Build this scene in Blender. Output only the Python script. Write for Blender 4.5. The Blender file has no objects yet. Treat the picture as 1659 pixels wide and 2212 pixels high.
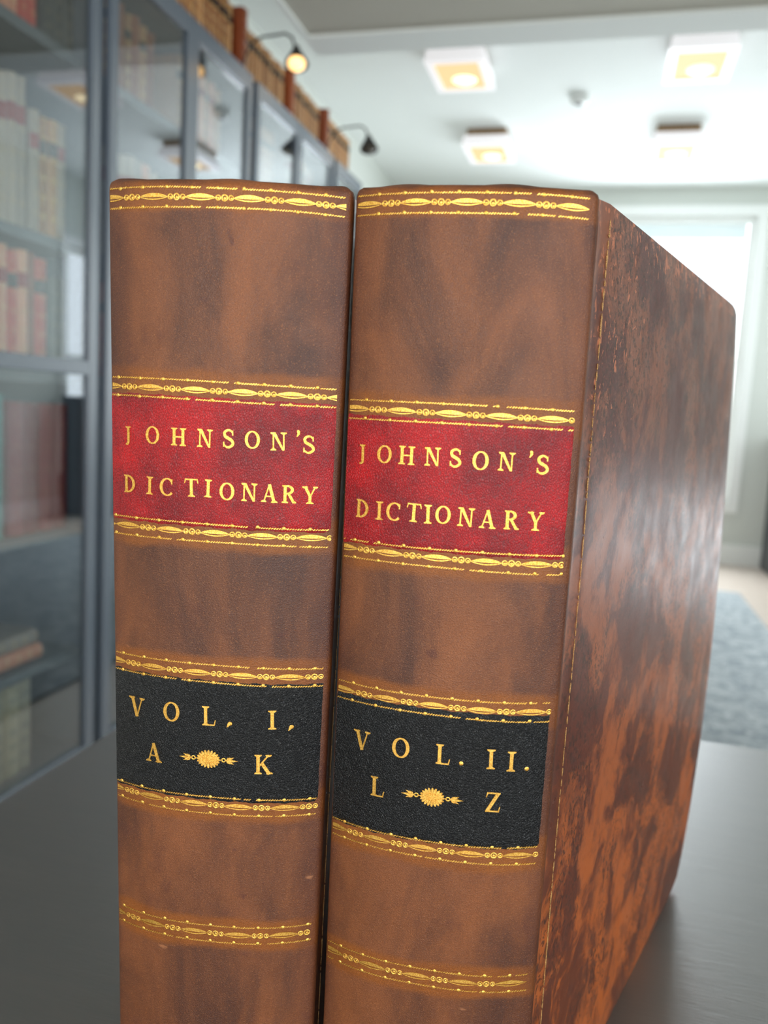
import bpy, bmesh, math, random
from math import sin, cos, pi, radians, sqrt, atan2
from mathutils import Vector, Matrix, noise
from mathutils.geometry import tessellate_polygon

scene = bpy.context.scene
col = scene.collection
rnd = random.Random(7)

# ------------------------------------------------------------------ camera
CZ = 1.088                      # camera height above the floor (table top at 0.75)
F_PX = 1750.0
pitch, roll, yaw_r = radians(7.2046), radians(3.2444), radians(14.5694)
cp, sp = cos(pitch), sin(pitch)
M = Matrix(((1, 0, 0), (0, -sp, -cp), (0, cp, -sp)))
M = Matrix(((cos(roll), -sin(roll), 0), (sin(roll), cos(roll), 0), (0, 0, 1))) @ M
M = M @ Matrix(((cos(yaw_r), sin(yaw_r), 0), (-sin(yaw_r), cos(yaw_r), 0), (0, 0, 1)))
cam_d = bpy.data.cameras.new('camera')
cam = bpy.data.objects.new('camera', cam_d); col.objects.link(cam)
R3 = Matrix((M[0], -M[1], -M[2])).transposed()
cam.matrix_world = Matrix.Translation((0, 0, CZ)) @ R3.to_4x4()
cam_d.sensor_fit = 'VERTICAL'
cam_d.sensor_height = 36.0
cam_d.lens = F_PX / 2212 * 36.0
cam_d.clip_start = 0.01
cam_d.dof.use_dof = True
cam_d.dof.focus_distance = 0.335
cam_d.dof.aperture_fstop = 8.4
scene.camera = cam

# ------------------------------------------------------------------ look
scene.view_settings.view_transform = 'Standard'
scene.view_settings.look = 'None'
scene.view_settings.gamma = 1.0
scene.view_settings.use_curve_mapping = False
scene.view_settings.exposure = 0.27
scene.cycles.max_bounces = 8
scene.cycles.diffuse_bounces = 4
scene.cycles.glossy_bounces = 4
scene.cycles.transparent_max_bounces = 16
scene.cycles.caustics_reflective = False
scene.cycles.caustics_refractive = False
scene.cycles.sample_clamp_indirect = 4.0

# ------------------------------------------------------------------ daylight
w = bpy.data.worlds.new('daylight'); scene.world = w; w.use_nodes = True
wb = w.node_tree.nodes['Background']
wb.inputs[0].default_value = (0.86, 0.95, 1.0, 1); wb.inputs[1].default_value = 2.2

def area(name, loc, size, direction, power, color, spread=180):
    d = bpy.data.lights.new(name, 'AREA'); d.shape = 'RECTANGLE'
    d.size, d.size_y = size; d.energy = power; d.color = color; d.spread = radians(spread)
    o = bpy.data.objects.new(name, d); col.objects.link(o)
    o.location = loc
    o.rotation_euler = Vector(direction).to_track_quat('-Z', 'Y').to_euler()
    return o
DAY = (0.88, 0.95, 1.0)
# daylight falling through each opening of the room (areas fill the openings, just outside the panes)
area('daylight_far', (0.36, 7.14, 1.62), (1.34, 2.2), (0, -1, 0), 94, DAY)
area('daylight_highlight', (1.89, 3.7, .55), (1.4, .62), (-1, 0, 0), 7, DAY)  # for the added low opening that makes the cover's highlight
area('daylight_right_far', (1.89, 6.55, 1.40), (.6, 1.9), (-1, 0, 0), 3, DAY)
area('daylight_right_near', (1.89, -1.1, 1.55), (1.8, 1.5), (-1, 0, 0), 46, DAY)
area('daylight_back', (0.2, -3.14, 1.6), (2.6, 1.9), (0, 1, 0), 92, (1.0, 0.98, 0.95))

# ------------------------------------------------------------------ helpers
def tag(o, label=None, cat=None, group=None, kind=None):
    if label: o['label'] = label
    if cat: o['category'] = cat
    if group: o['group'] = group
    if kind: o['kind'] = kind
    return o

def empty(name, loc=(0, 0, 0), rz=0.0):
    o = bpy.data.objects.new(name, None); col.objects.link(o)
    o.location = loc; o.rotation_euler = (0, 0, rz); o.empty_display_size = 0.05
    return o

def copy_tree(o, parent=None):
    c = o.copy(); col.objects.link(c)
    if parent: c.parent = parent
    for ch in list(o.children): copy_tree(ch, c)
    return c

class MB:
    """collects shapes into one mesh object"""
    def __init__(s): s.v = []; s.f = []
    def add(s, vs, fs):
        n = len(s.v); s.v += [tuple(x) for x in vs]; s.f += [tuple(n + i for i in f) for f in fs]
    def box(s, x0, x1, y0, y1, z0, z1):
        s.add([(x0,y0,z0),(x1,y0,z0),(x1,y1,z0),(x0,y1,z0),(x0,y0,z1),(x1,y0,z1),(x1,y1,z1),(x0,y1,z1)],
              [(0,3,2,1),(4,5,6,7),(0,1,5,4),(1,2,6,5),(2,3,7,6),(3,0,4,7)])
    def tube(s, pts, r, n=10):
        pts = [Vector(p) for p in pts]; rings = []
        for i, p in enumerate(pts):
            a = pts[max(0, i-1)]; b = pts[min(len(pts)-1, i+1)]
            d = (b - a).normalized()
            up = Vector((0, 0, 1)) if abs(d.z) < .9 else Vector((1, 0, 0))
            x = d.cross(up).normalized(); y = d.cross(x)
            rr = r[i] if isinstance(r, (list, tuple)) else r
            rings.append([p + x*cos(2*pi*k/n)*rr + y*sin(2*pi*k/n)*rr for k in range(n)])
        vs = [v for q in rings for v in q]; fs = []
        for i in range(len(pts)-1):
            for k in range(n): fs.append((i*n+k, i*n+(k+1) % n, (i+1)*n+(k+1) % n, (i+1)*n+k))
        fs.append(tuple(range(n-1, -1, -1))); fs.append(tuple((len(pts)-1)*n+k for k in range(n)))
        s.add(vs, fs)
    def lathe(s, prof, c=(0, 0, 0), n=24, axis=None):
        q = axis.to_track_quat('Z', 'Y') if axis else None
        vs = []; fs = []
        for r, z in prof:
            for k in range(n):
                p = Vector((r*cos(2*pi*k/n), r*sin(2*pi*k/n), z))
                if q: p = q @ p
                vs.append(p + Vector(c))
        for i in range(len(prof)-1):
            for k in range(n): fs.append((i*n+k, i*n+(k+1) % n, (i+1)*n+(k+1) % n, (i+1)*n+k))
        s.add(vs, fs)
    def build(s, name, mat, parent=None, smooth=False, bevel=0.0):
        me = bpy.data.meshes.new(name); me.from_pydata(s.v, [], s.f); me.update()
        bm = bmesh.new(); bm.from_mesh(me)
        bmesh.ops.recalc_face_normals(bm, faces=bm.faces); bm.to_mesh(me); bm.free()
        if smooth: me.polygons.foreach_set('use_smooth', [True]*len(me.polygons))
        me.materials.append(mat)
        o = bpy.data.objects.new(name, me); col.objects.link(o)
        if parent: o.parent = parent
        if bevel:
            m = o.modifiers.new('bevel', 'BEVEL'); m.width = bevel; m.segments = 2; m.limit_method = 'ANGLE'
        return o

# ------------------------------------------------------------------ node materials
class NT:
    def __init__(s, name):
        s.m = bpy.data.materials.new(name); s.m.use_nodes = True
        s.t = s.m.node_tree; s.t.nodes.clear()
        s.out = s.n('ShaderNodeOutputMaterial')
    def n(s, typ, **kw):
        nd = s.t.nodes.new(typ)
        for k, v in kw.items():
            if k.startswith('i_'):
                key = k[2:].replace('_', ' ')
                key = int(key) if key.isdigit() else key
                s.set(nd.inputs[key], v)
            else: setattr(nd, k, v)
        return nd
    def set(s, inp, v):
        if hasattr(v, 'outputs'): v = v.outputs[0]
        if isinstance(v, bpy.types.NodeSocket): s.t.links.new(v, inp)
        else: inp.default_value = v
    def math(s, op, a, b=0.0, c=None, clamp=False):
        nd = s.n('ShaderNodeMath', operation=op, use_clamp=clamp); s.set(nd.inputs[0], a); s.set(nd.inputs[1], b)
        if c is not None: s.set(nd.inputs[2], c)
        return nd.outputs[0]
    def mix(s, f, a, b, blend='MIX'):
        nd = s.n('ShaderNodeMix', data_type='RGBA', blend_type=blend)
        s.set(nd.inputs[0], f); s.set(nd.inputs[6], a); s.set(nd.inputs[7], b); return nd.outputs[2]
    def noise(s, vec, scale, detail=4, rough=.55, dist=0):
        nd = s.n('ShaderNodeTexNoise'); s.set(nd.inputs['Vector'], vec)
        nd.inputs['Scale'].default_value = scale; nd.inputs['Detail'].default_value = detail
        nd.inputs['Roughness'].default_value = rough; nd.inputs['Distortion'].default_value = dist
        return nd.outputs[0]
    def vor(s, vec, scale, feature='F1', out=0, rand=1.0):
        nd = s.n('ShaderNodeTexVoronoi', feature=feature); s.set(nd.inputs['Vector'], vec)
        nd.inputs['Scale'].default_value = scale; nd.inputs['Randomness'].default_value = rand
        return nd.outputs[out]
    def step(s, v, lo, hi):
        nd = s.n('ShaderNodeMapRange', interpolation_type='SMOOTHSTEP'); s.set(nd.inputs[0], v)
        nd.inputs[1].default_value = lo; nd.inputs[2].default_value = hi; return nd.outputs[0]
    def obj(s, scale=(1, 1, 1)):
        c = s.n('ShaderNodeTexCoord'); mp = s.n('ShaderNodeMapping'); s.set(mp.inputs[0], c.outputs['Object'])
        mp.inputs['Scale'].default_value = scale; return mp.outputs[0]
    def bsdf(s, base, rough=.5, metal=0.0, bump=None, bstr=.3, bdist=.001, spec=.5, coat=0.0, crough=.1, emis=None, estr=0.0):
        p = s.n('ShaderNodeBsdfPrincipled')
        s.set(p.inputs['Base Color'], base); s.set(p.inputs['Roughness'], rough); s.set(p.inputs['Metallic'], metal)
        s.set(p.inputs['Specular IOR Level'], spec); s.set(p.inputs['Coat Weight'], coat); s.set(p.inputs['Coat Roughness'], crough)
        if bump is not None:
            b = s.n('ShaderNodeBump'); b.inputs['Strength'].default_value = bstr; b.inputs['Distance'].default_value = bdist
            s.set(b.inputs['Height'], bump); s.set(p.inputs['Normal'], b.outputs[0])
            if coat: s.set(p.inputs['Coat Normal'], b.outputs[0])
        if emis is not None:
            s.set(p.inputs['Emission Color'], emis); s.set(p.inputs['Emission Strength'], estr)
        s.set(s.out.inputs[0], p.outputs[0]); return s.m

def rgb(r, g, b):
    f = lambda c: ((c/255+.055)/1.055)**2.4 if c > 10 else c/255/12.92
    return (f(r), f(g), f(b), 1)

def plain(name, c, rough=.5, metal=0.0, var=.08, scale=8, spec=.5):
    t = NT(name); v = t.noise(t.obj(), scale)
    d = tuple(x*(1-var) for x in c[:3]) + (1,); l = tuple(min(1, x*(1+var)) for x in c[:3]) + (1,)
    return t.bsdf(t.mix(v, d, l), rough, metal, spec=spec)

# spine leather with darker handling stains and amber stain along every gilt band
def spine_leather(name, bands, seed):
    t = NT(name)
    tc = t.n('ShaderNodeTexCoord'); O = tc.outputs['Object']
    mp = t.n('ShaderNodeMapping'); t.set(mp.inputs[0], O); mp.inputs['Location'].default_value = (seed, seed*2, seed*3)
    V = mp.outputs[0]
    mp2 = t.n('ShaderNodeMapping'); t.set(mp2.inputs[0], V); mp2.inputs['Scale'].default_value = (2.2, 1, 1)
    big = t.noise(mp2.outputs[0], 13, 5, .6, .6)
    c = t.mix(t.step(big, .3, .72), rgb(60, 32, 21), rgb(122, 70, 37))
    mid = t.noise(V, 55, 4, .6)
    c = t.mix(t.math('MULTIPLY', t.step(mid, .56, .78), .55), c, rgb(72, 37, 30))
    spots = t.noise(V, 110, 2, .5, .3)
    c = t.mix(t.math('MULTIPLY', t.step(spots, .69, .77), .6), c, rgb(66, 28, 22))
    sep = t.n('ShaderNodeSeparateXYZ'); t.set(sep.inputs[0], O); z = sep.outputs[2]
    wob = t.math('MULTIPLY_ADD', t.noise(V, 40, 3), .006, -.003)
    zz = t.math('ADD', z, wob)
    m = None
    for k, (zb, wd) in enumerate(bands):
        d = t.math('ABSOLUTE', t.math('SUBTRACT', zz, zb - .0034))
        s_ = t.math('SUBTRACT', 1.0, t.step(d, wd*.62, wd))
        m = s_ if m is None else t.math('MAXIMUM', m, s_)
    amb = t.mix(t.noise(V, 90, 4), rgb(108, 54, 8), rgb(146, 82, 16))
    c = t.mix(t.math('MULTIPLY', m, .8), c, amb)
    # burnished dark along both joints, with shade at the rounding painted in
    ed = t.math('ABSOLUTE', t.math('SUBTRACT', t.math('ADD', sep.outputs[0], t.math('MULTIPLY', wob, 1.5)), .0435))
    c = t.mix(t.math('MULTIPLY', t.step(ed, .034, .0455), .55), c, rgb(62, 30, 22))
    # grain: fine cells, pale specks paint in the leather's sparkle
    nz = t.n('ShaderNodeVectorMath', operation='MULTIPLY_ADD')
    g1 = t.vor(V, 2500, 'F1')
    g2 = t.noise(V, 3400, 3, .6)
    grain = t.math('ADD', t.math('MULTIPLY', g1, .8), t.math('MULTIPLY', g2, .45))
    fine = t.step(t.noise(V, 2100, 2, .6), .55, .70)
    c = t.mix(t.math('MULTIPLY', fine, .34), c, rgb(168, 108, 64))
    c = t.mix(t.math('MULTIPLY', t.step(g1, .35, .6), .3), c, rgb(60, 30, 20))
    scr = t.noise(t_map(t, V, (.35, 1, 1), .6), 160, 2, .5)
    c = t.mix(t.math('MULTIPLY', t.step(scr, .74, .8), .4), c, rgb(190, 130, 90))
    rough = t.math('MULTIPLY_ADD', mid, .25, .30)
    return t.bsdf(c, rough, bump=t.math('ADD', grain, t.math('MULTIPLY', mid, 2.0)), bstr=.65, bdist=.00022, spec=.34)

def t_map(t, V, sc, rot=0.0):
    mp = t.n('ShaderNodeMapping'); t.set(mp.inputs[0], V); mp.inputs['Scale'].default_value = sc
    mp.inputs['Rotation'].default_value = (0, rot, 0); return mp.outputs[0]

def pebble_leather(name, dark, light, line, lw, rough, scale=1150, strength=.8, spec=.33):
    t = NT(name); V = t.obj()
    wv = t.n('ShaderNodeVectorMath', operation='MULTIPLY_ADD')
    nzn = t.n('ShaderNodeTexNoise'); t.set(nzn.inputs['Vector'], V); nzn.inputs['Scale'].default_value = 300
    t.set(wv.inputs[0], nzn.outputs['Color']); wv.inputs[1].default_value = (.0006, .0006, .0006); t.set(wv.inputs[2], V)
    W = t_map(t, wv.outputs[0], (1.0, 1, .62), .55)
    e = t.vor(W, scale, 'DISTANCE_TO_EDGE')
    big = t.noise(V, 38, 4, .6)
    c = t.mix(t.step(big, .3, .7), dark, light)
    groove = t.math('SUBTRACT', 1.0, t.step(e, .02, .13))
    c = t.mix(t.math('MULTIPLY', groove, lw), c, line)
    pores = t.noise(V, 1900, 2)
    h = t.math('ADD', t.step(e, 0.0, .28), t.math('MULTIPLY', pores, .4))
    return t.bsdf(c, rough, bump=h, bstr=strength, bdist=.00022, spec=spec)

def board_leather():
    t = NT('marbled_calf'); V = t.obj()
    st = t_map(t, V, (1.0, 1.0, .85))         # marbling runs down the board
    warp = t.n('ShaderNodeTexNoise'); t.set(warp.inputs['Vector'], st); warp.inputs['Scale'].default_value = 16; warp.inputs['Detail'].default_value = 4
    vm = t.n('ShaderNodeVectorMath', operation='MULTIPLY_ADD'); t.set(vm.inputs[0], warp.outputs['Color'])
    vm.inputs[1].default_value = (.055, .055, .055); t.set(vm.inputs[2], st); W = vm.outputs[0]
    a = t.noise(W, 22, 10, .70, .3)
    b = t.noise(W, 64, 10, .74, .4)
    sep = t.n('ShaderNodeSeparateXYZ'); t.set(sep.inputs[0], V)
    low = t.math('SUBTRACT', 1.0, t.step(sep.outputs[2], .04, .36))      # plum at the head, warmer orange towards the tail
    base = t.mix(low, rgb(76, 36, 32), rgb(96, 44, 22))
    c = t.mix(t.step(a, .45, .56), base, t.mix(low, rgb(116, 66, 46), rgb(168, 84, 30)))
    c = t.mix(t.math('MULTIPLY', t.step(b, .50, .60), .42), c, rgb(66, 32, 28))
    fl = t.noise(t_map(t, V, (1.0, 1.0, .75)), 420, 4, .6, .8)
    patch = t.step(t.noise(W, 17, 5), .42, .52)
    c = t.mix(t.math('MULTIPLY', t.math('MULTIPLY', t.step(fl, .52, .57), patch), .8), c, rgb(50, 28, 22))
    pale = t.noise(V, 700, 3, .7)
    c = t.mix(t.math('MULTIPLY', t.step(pale, .54, .70), .22), c, rgb(170, 106, 72))
    # scuffs rubbed down to pale leather, thickest along the head and beside the joint
    head = t.step(sep.outputs[2], .392, .416)
    u = t.math('ADD', t.math('MULTIPLY', sep.outputs[0], .42), t.math('MULTIPLY', sep.outputs[1], .9))
    nearj = t.math('MULTIPLY', t.math('SUBTRACT', 1.0, t.step(u, .08, .17)), t.step(sep.outputs[2], .22, .38))
    amt = t.math('MAXIMUM', t.math('MULTIPLY', head, 1.0), t.math('MULTIPLY', nearj, .8))
    sc = t.noise(t_map(t, V, (.7, .7, .5)), 360, 5, .68, .4)
    thr = t.math('SUBTRACT', .75, t.math('MULTIPLY', amt, .20))
    scuff = t.step(t.math('SUBTRACT', sc, thr), 0.0, .03)
    c = t.mix(t.math('MULTIPLY', scuff, .8), c, rgb(178, 104, 70))
    rough = t.math('MULTIPLY_ADD', t.noise(st, 60, 5), .26, .20)
    h = t.math('ADD', t.math('MULTIPLY', b, .8), t.math('ADD', t.math('MULTIPLY', fl, .3), t.math('MULTIPLY', scuff, -.4)))
    return t.bsdf(c, rough, bump=h, bstr=.16, bdist=.0005, spec=.45)

def gold_mat(name, c0, c1, rough=.33):
    t = NT(name); V = t.obj()
    n1 = t.noise(V, 2600, 3, .7); n2 = t.noise(V, 500, 3)
    c = t.mix(t.step(n1, .38, .62), c0, c1)
    c = t.mix(t.math('MULTIPLY', t.step(n2, .62, .75), .35), c, rgb(120, 70, 25))
    return t.bsdf(c, t.math('MULTIPLY_ADD', n1, .22, rough), .95, bump=n1, bstr=.7, bdist=.00012)

GOLD = gold_mat('gold_leaf', rgb(190, 132, 48), rgb(238, 192, 100), .26)
WORN = gold_mat('rubbed_gold', rgb(120, 84, 50), rgb(216, 168, 104), .5)
WORN.node_tree.nodes['Principled BSDF'].inputs['Metallic'].default_value = .3
RED = pebble_leather('red_goat', rgb(112, 1, 10), rgb(172, 4, 12), rgb(52, 2, 8), .6, .38, 1500, .5)
BLACK = pebble_leather('black_goat', rgb(5, 5, 7), rgb(14, 15, 17), rgb(3, 3, 4), .5, .38, 1700, .8, .30)
CALF = board_leather()
def paper_mat():
    t = NT('page_edges'); v = t.noise(t_map(t, t.obj(), (900, 3, 2)), 1, 3)
    return t.bsdf(t.mix(v, rgb(150, 128, 92), rgb(214, 196, 160)), .8, bump=v, bstr=.3, bdist=.0003)
PAPER = paper_mat()

# ------------------------------------------------------------------ the two dictionaries
TZ = .75
HB = .4195
WRAP_R = [(.0000, .0), (.0014, .0007), (.0025, .0018), (.0032, .0034), (.0031, .0052), (.0022, .0068), (.0004, .0078)]
WRAP_L = [(.0000, .0), (-.0006, .0009), (-.0009, .0024), (-.0008, .0045), (-.0002, .0068)]

class Book:
    def __init__(s, loc, yaw, W, tl, bands, wr):
        s.W = W; s.tl = tl; s.bands = bands; s.wr = wr
        s.loc = loc; s.yaw = yaw
    def uL(s, z):
        a0, z0, a1, z1 = s.tl; return a0+(a1-a0)*(z-z0)/(z1-z0)
    def uR(s, z): return s.W-.0012*max(0, min(1, (z-.34)/.075))*(s.wr == 1.0)
    def S(s, t, z):                         # point on the convex spine, local frame (y = depth)
        l = s.uL(z); u = l+(s.uR(z)-l)*(t+1)/2
        v = .008*(1-min(1, abs(t))**2.5)
        return Vector((u, -v, z))
    def P(s, t, z, h=0.0):                  # raised by h along the surface normal
        e = .004; p = s.S(t, z)
        d = (s.S(min(1, t+e), z)-s.S(max(-1, t-e), z)).normalized()
        n = Vector((d.y, -d.x, 0))
        return p+n*h
    def half(s, z): return (s.uR(z)-s.uL(z))/2

def spine_mesh(b, parent, mat):
    NTt = 56; zs = [0.0, .0012, .003, .006] + [0.006+(HB-.012)*i/70 for i in range(1, 71)]
    zs += [HB-.006+.006*k/6 for k in range(1, 7)]
    vs = []; rows = []
    def back(z):                            # head and tail caps curl inward
        d = min(z, HB-z); r = .0042
        return 0.0 if d >= r else r-sqrt(max(0, r*r-(r-d)**2))
    for z in zs:
        row = []
        bk = back(z)
        l = b.uL(z)
        wob = .00025*sin(z*70+b.W*900)+.0002*sin(z*190)
        for (du, dy) in reversed(WRAP_L[1:]):
            row.append(Vector((l+du+bk*.5, dy+bk*.2, z)))
        for i in range(NTt+1):
            t = -1+2*i/NTt; p = b.S(t, z)
            edge = abs(t)**6
            row.append(Vector((p.x-(bk*.45*t*edge), p.y+bk*(1-.7*edge)+wob*(1-edge)*.0, z)))
        for (du, dy) in WRAP_R[1:]:
            row.append(Vector((b.uR(z)+du*b.wr-bk*.45, dy+bk*.2, z)))
        rows.append(row)
    # lip of the head cap, rolled over the text block
    for zo, dy in ((.0003, .0012), (.0001, .003), (-.001, .0048)):
        last = rows[-1]; n = len(last); rows.append([Vector((p.x+(0.0008*(1 if i < n/2 else -1)), max(p.y, min(p.y+dy, .0072)), HB+zo+.0006*sin(i*.23+b.W*500)*(zo > 0))) for i, p in enumerate(last)])
    n = len(rows[0]); fs = []
    vs = [p for r in rows for p in r]
    for i in range(len(rows)-1):
        for k in range(n-1): fs.append((i*n+k, i*n+k+1, (i+1)*n+k+1, (i+1)*n+k))
    m = MB(); m.add(vs, fs)
    o = m.build('spine', mat, parent, smooth=True)
    sd = o.modifiers.new('thickness', 'SOLIDIFY'); sd.thickness = .0011; sd.offset = -1
    # make sure normals look outward
    me = o.data
    if sum(q.normal.y*q.area for q in me.polygons) > 0: me.flip_normals()
    return o

def label_mesh(b, name, mat, z0, z1, parent, tr=1.0, seed=1):
    m = MB(); NTt = 60; NZ = 26; h = .00032
    vs = []; r_ = random.Random(seed)
    ph = r_.random()*6
    for j in range(NZ+1):
        for i in range(NTt+1):
            t = -1+(1+tr)*i/NTt; f = j/NZ
            e = .00022*sin(t*23+ph)+.00015*sin(t*61+ph*2)
            z = z0+(z1-z0)*f+e*(1 if f > .5 else -1)*abs(2*f-1)**4
            if i == NTt: t += .004*sin(j*.9+ph)
            edge = min(1.0, min(j, NZ-j)/1.0, (NTt-i)/1.0)
            vs.append(b.P(min(.9999, t), z, h if edge >= 1 else -.00005))
    fs = [(j*(NTt+1)+i, j*(NTt+1)+i+1, (j+1)*(NTt+1)+i+1, (j+1)*(NTt+1)+i) for j in range(NZ) for i in range(NTt)]
    m.add(vs, fs)
    return m.build(name, mat, parent, smooth=True)

class Gilt:
    """flat shapes in spine coordinates (a metres along the spine from its middle, z up), lifted on the surface"""
    def __init__(s, b, base=0.0): s.b = b; s.m = MB(); s.base = base
    def pt(s, a, z, h):
        t = a/s.b.half(z); t = max(-1.0, min(1.0, t))
        return s.b.P(t, z, h)
    def poly(s, pts, h=.00014):
        lim = s.b.half(pts[0][1])*.992
        if all(abs(p[0]) > lim for p in pts): return
        pts = [(max(-lim, min(lim, p[0])), p[1]) for p in pts]
        n = len(pts); h += s.base
        top = [s.pt(a, z, h) for a, z in pts]; bot = [s.pt(a, z, s.base-.0003) for a, z in pts]
        tris = tessellate_polygon([[Vector((a, z, 0)) for a, z in pts]])
        fs = [tuple(t) for t in tris]+[(i, (i+1) % n, n+(i+1) % n, n+i) for i in range(n)]
        s.m.add(top+bot, fs)
    def disc(s, a, z, rx, rz=None, n=12, h=.00018, dome=True):
        rz = rz or rx; hh = h+s.base
        lim = s.b.half(z)*.995
        if abs(a) > lim: return
        vs = []
        rings = ((1.0, -.0002), (1.0, hh*.0+s.base+h*.45), (.6, hh), (0, hh+h*.25)) if dome else ((1.0, -.0002), (1.0, hh), (0, hh))
        for q, hq in rings[:-1]:
            for k in range(n): vs.append(s.pt(a+cos(2*pi*k/n)*rx*q, z+sin(2*pi*k/n)*rz*q, hq))
        vs.append(s.pt(a, z, rings[-1][1])); L = len(rings)-1
        fs = []
        for i in range(L-1):
            for k in range(n): fs.append((i*n+k, i*n+(k+1) % n, (i+1)*n+(k+1) % n, (i+1)*n+k))
        for k in range(n): fs.append(((L-1)*n+k, (L-1)*n+(k+1) % n, L*n))
        s.m.add(vs, fs)
    def ring(s, a, z, r0, r1, n=14, h=.00016):
        if abs(a) > s.b.half(z)*.99: return
        vs = []
        for rr, hh in ((r1, -.0002), (r1, h), ((r0+r1)/2, h*1.4), (r0, h*.9), (r0, -.0002)):
            for k in range(n): vs.append(s.pt(a+cos(2*pi*k/n)*rr, z+sin(2*pi*k/n)*rr, s.base+hh))
        fs = [(i*n+k, i*n+(k+1) % n, (i+1)*n+(k+1) % n, (i+1)*n+k) for i in range(4) for k in range(n)]
        s.m.add(vs, fs)

def band(b, parent, z0, phase, seed, raise_top=0.0, raise_bot=0.0):
    """two beaded ropes with lozenges and trios of roundels between them"""
    r = random.Random(seed)
    H = b.half(z0)
    g = Gilt(b)
    def rope(z, base):
        g.base = base
        a = -H*.985; drift = r.random()*6
        gap = -H+2*H*r.random(); gap2 = -H+2*H*r.random()
        while a < H*.985:
            zz = z+.00018*sin(a*55+drift)
            if abs(a-gap) > .0012 and abs(a-gap2) > .0006:
                w = .00052*(.85+.3*r.random()); hh = .00034*(.75+.45*r.random())
                g.poly([(a-w, zz-hh), (a-w*.1, zz-hh*.9), (a+w, zz+hh*.5), (a+w*.95, zz+hh), (a+w*.1, zz+hh*.9), (a-w, zz-hh*.4)], .00012+.00008*r.random())
            a += .00098
        a = (phase-.10)*H-9*.0099
        while a < H:
            if a > -H: g.disc(a, z+.0001+.0002*(r.random()-.5), .00072, n=12, h=.0003)
            a += .0099
    rope(z0, raise_top); rope(z0-.0070, raise_bot)
    g.base = 0.0
    zc = z0-.0034; P = .0185; a = phase*H-5*P
    while a < H+P:
        L = .0058; n = 14
        xs = [-1+2*i/n for i in range(n+1)]
        top = [(a+x*L, zc+.0013*(1-x*x)**.85) for x in xs]
        lo = [(a+x*L*.93, zc-.00018*(1-x*x)-.00006) for x in xs]
        for i in range(n):
            g.poly([top[i], top[i+1], lo[i+1], lo[i]] if 0 < i < n-1 else ([top[0], top[1], lo[1]] if i == 0 else [top[n-1], top[n], lo[n-1]]), .00015)
            o0 = (1-xs[i]**2); o1 = (1-xs[i+1]**2)
            g.poly([(a+xs[i]*L, zc-.00075*o0), (a+xs[i+1]*L, zc-.00075*o1), (a+xs[i+1]*L, zc-.00022-.00100*o1), (a+xs[i]*L, zc-.00022-.00100*o0)], .0002)
        for k, rr in ((-1, .00112), (0, .00132), (1, .00108)):
            ac = a+P/2+k*.00245
            g.ring(ac, zc, rr*.55, rr); g.disc(ac+.0001, zc-.0002, rr*.42, h=.00012)
        g.poly([(a+L*.98, zc-.0002), (a+L+.0008, zc-.0001), (a+L+.0008, zc+.0001), (a+L*.98, zc+.0002)])
        a += P
    return g.m.build('gilt_band', GOLD, parent)

# --- hand cut roman capitals: strokes in a unit-height cell, x to the right
def stroke(p, q, w):
    dx, dy = q[0]-p[0], q[1]-p[1]; L = math.hypot(dx, dy); nx, ny = -dy/L*w/2, dx/L*w/2
    return [(p[0]+nx, p[1]+ny), (q[0]+nx, q[1]+ny), (q[0]-nx, q[1]-ny), (p[0]-nx, p[1]-ny)]
def stem(x, w=.17, y0=0.0, y1=1.0): return [(x-w/2, y0), (x+w/2, y0), (x+w/2, y1), (x-w/2, y1)]
def serif(x, y, w, up):                      # bracketed serif
    d = .055 if up else -.055
    return [(x-w/2, y), (x+w/2, y), (x+w/2, y+d), (x+w*.22, y+d*2.0), (x-w*.22, y+d*2.0), (x-w/2, y+d)]
def ribbon(pts):                             # (x, y, width) list -> quads
    out = []; n = len(pts); L = []; R = []
    for i in range(n):
        a = pts[max(0, i-1)]; c = pts[min(n-1, i+1)]
        dx, dy = c[0]-a[0], c[1]-a[1]; m = math.hypot(dx, dy) or 1
        nx, ny = -dy/m, dx/m; x, y, w_ = pts[i]
        L.append((x+nx*w_/2, y+ny*w_/2)); R.append((x-nx*w_/2, y-ny*w_/2))
    for i in range(n-1): out.append([L[i], L[i+1], R[i+1], R[i]])
    return out
def arc(cx, cy, rx, ry, a0, a1, wf, n=18):
    return [(cx+rx*cos(radians(a0+(a1-a0)*i/n)), cy+ry*sin(radians(a0+(a1-a0)*i/n)), wf(radians(a0+(a1-a0)*i/n))) for i in range(n+1)]
fat = lambda a: .075+.095*abs(cos(a))**1.3
def bez(ps, n=18, ws=(.08, .17, .08)):
    pts = []
    for i in range(n+1):
        f = i/n*(len(ps)-1); k = min(len(ps)-2, int(f)); u = f-k
        p0 = ps[max(0, k-1)]; p1 = ps[k]; p2 = ps[k+1]; p3 = ps[min(len(ps)-1, k+2)]
        q = [0.5*((2*p1[j])+(-p0[j]+p2[j])*u+(2*p0[j]-5*p1[j]+4*p2[j]-p3[j])*u*u+(-p0[j]+3*p1[j]-3*p2[j]+p3[j])*u**3) for j in (0, 1)]
        s_ = i/n; wd = ws[0]+(ws[1]-ws[0])*sin(pi*s_)
        pts.append((q[0], q[1], wd))
    return pts
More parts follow.
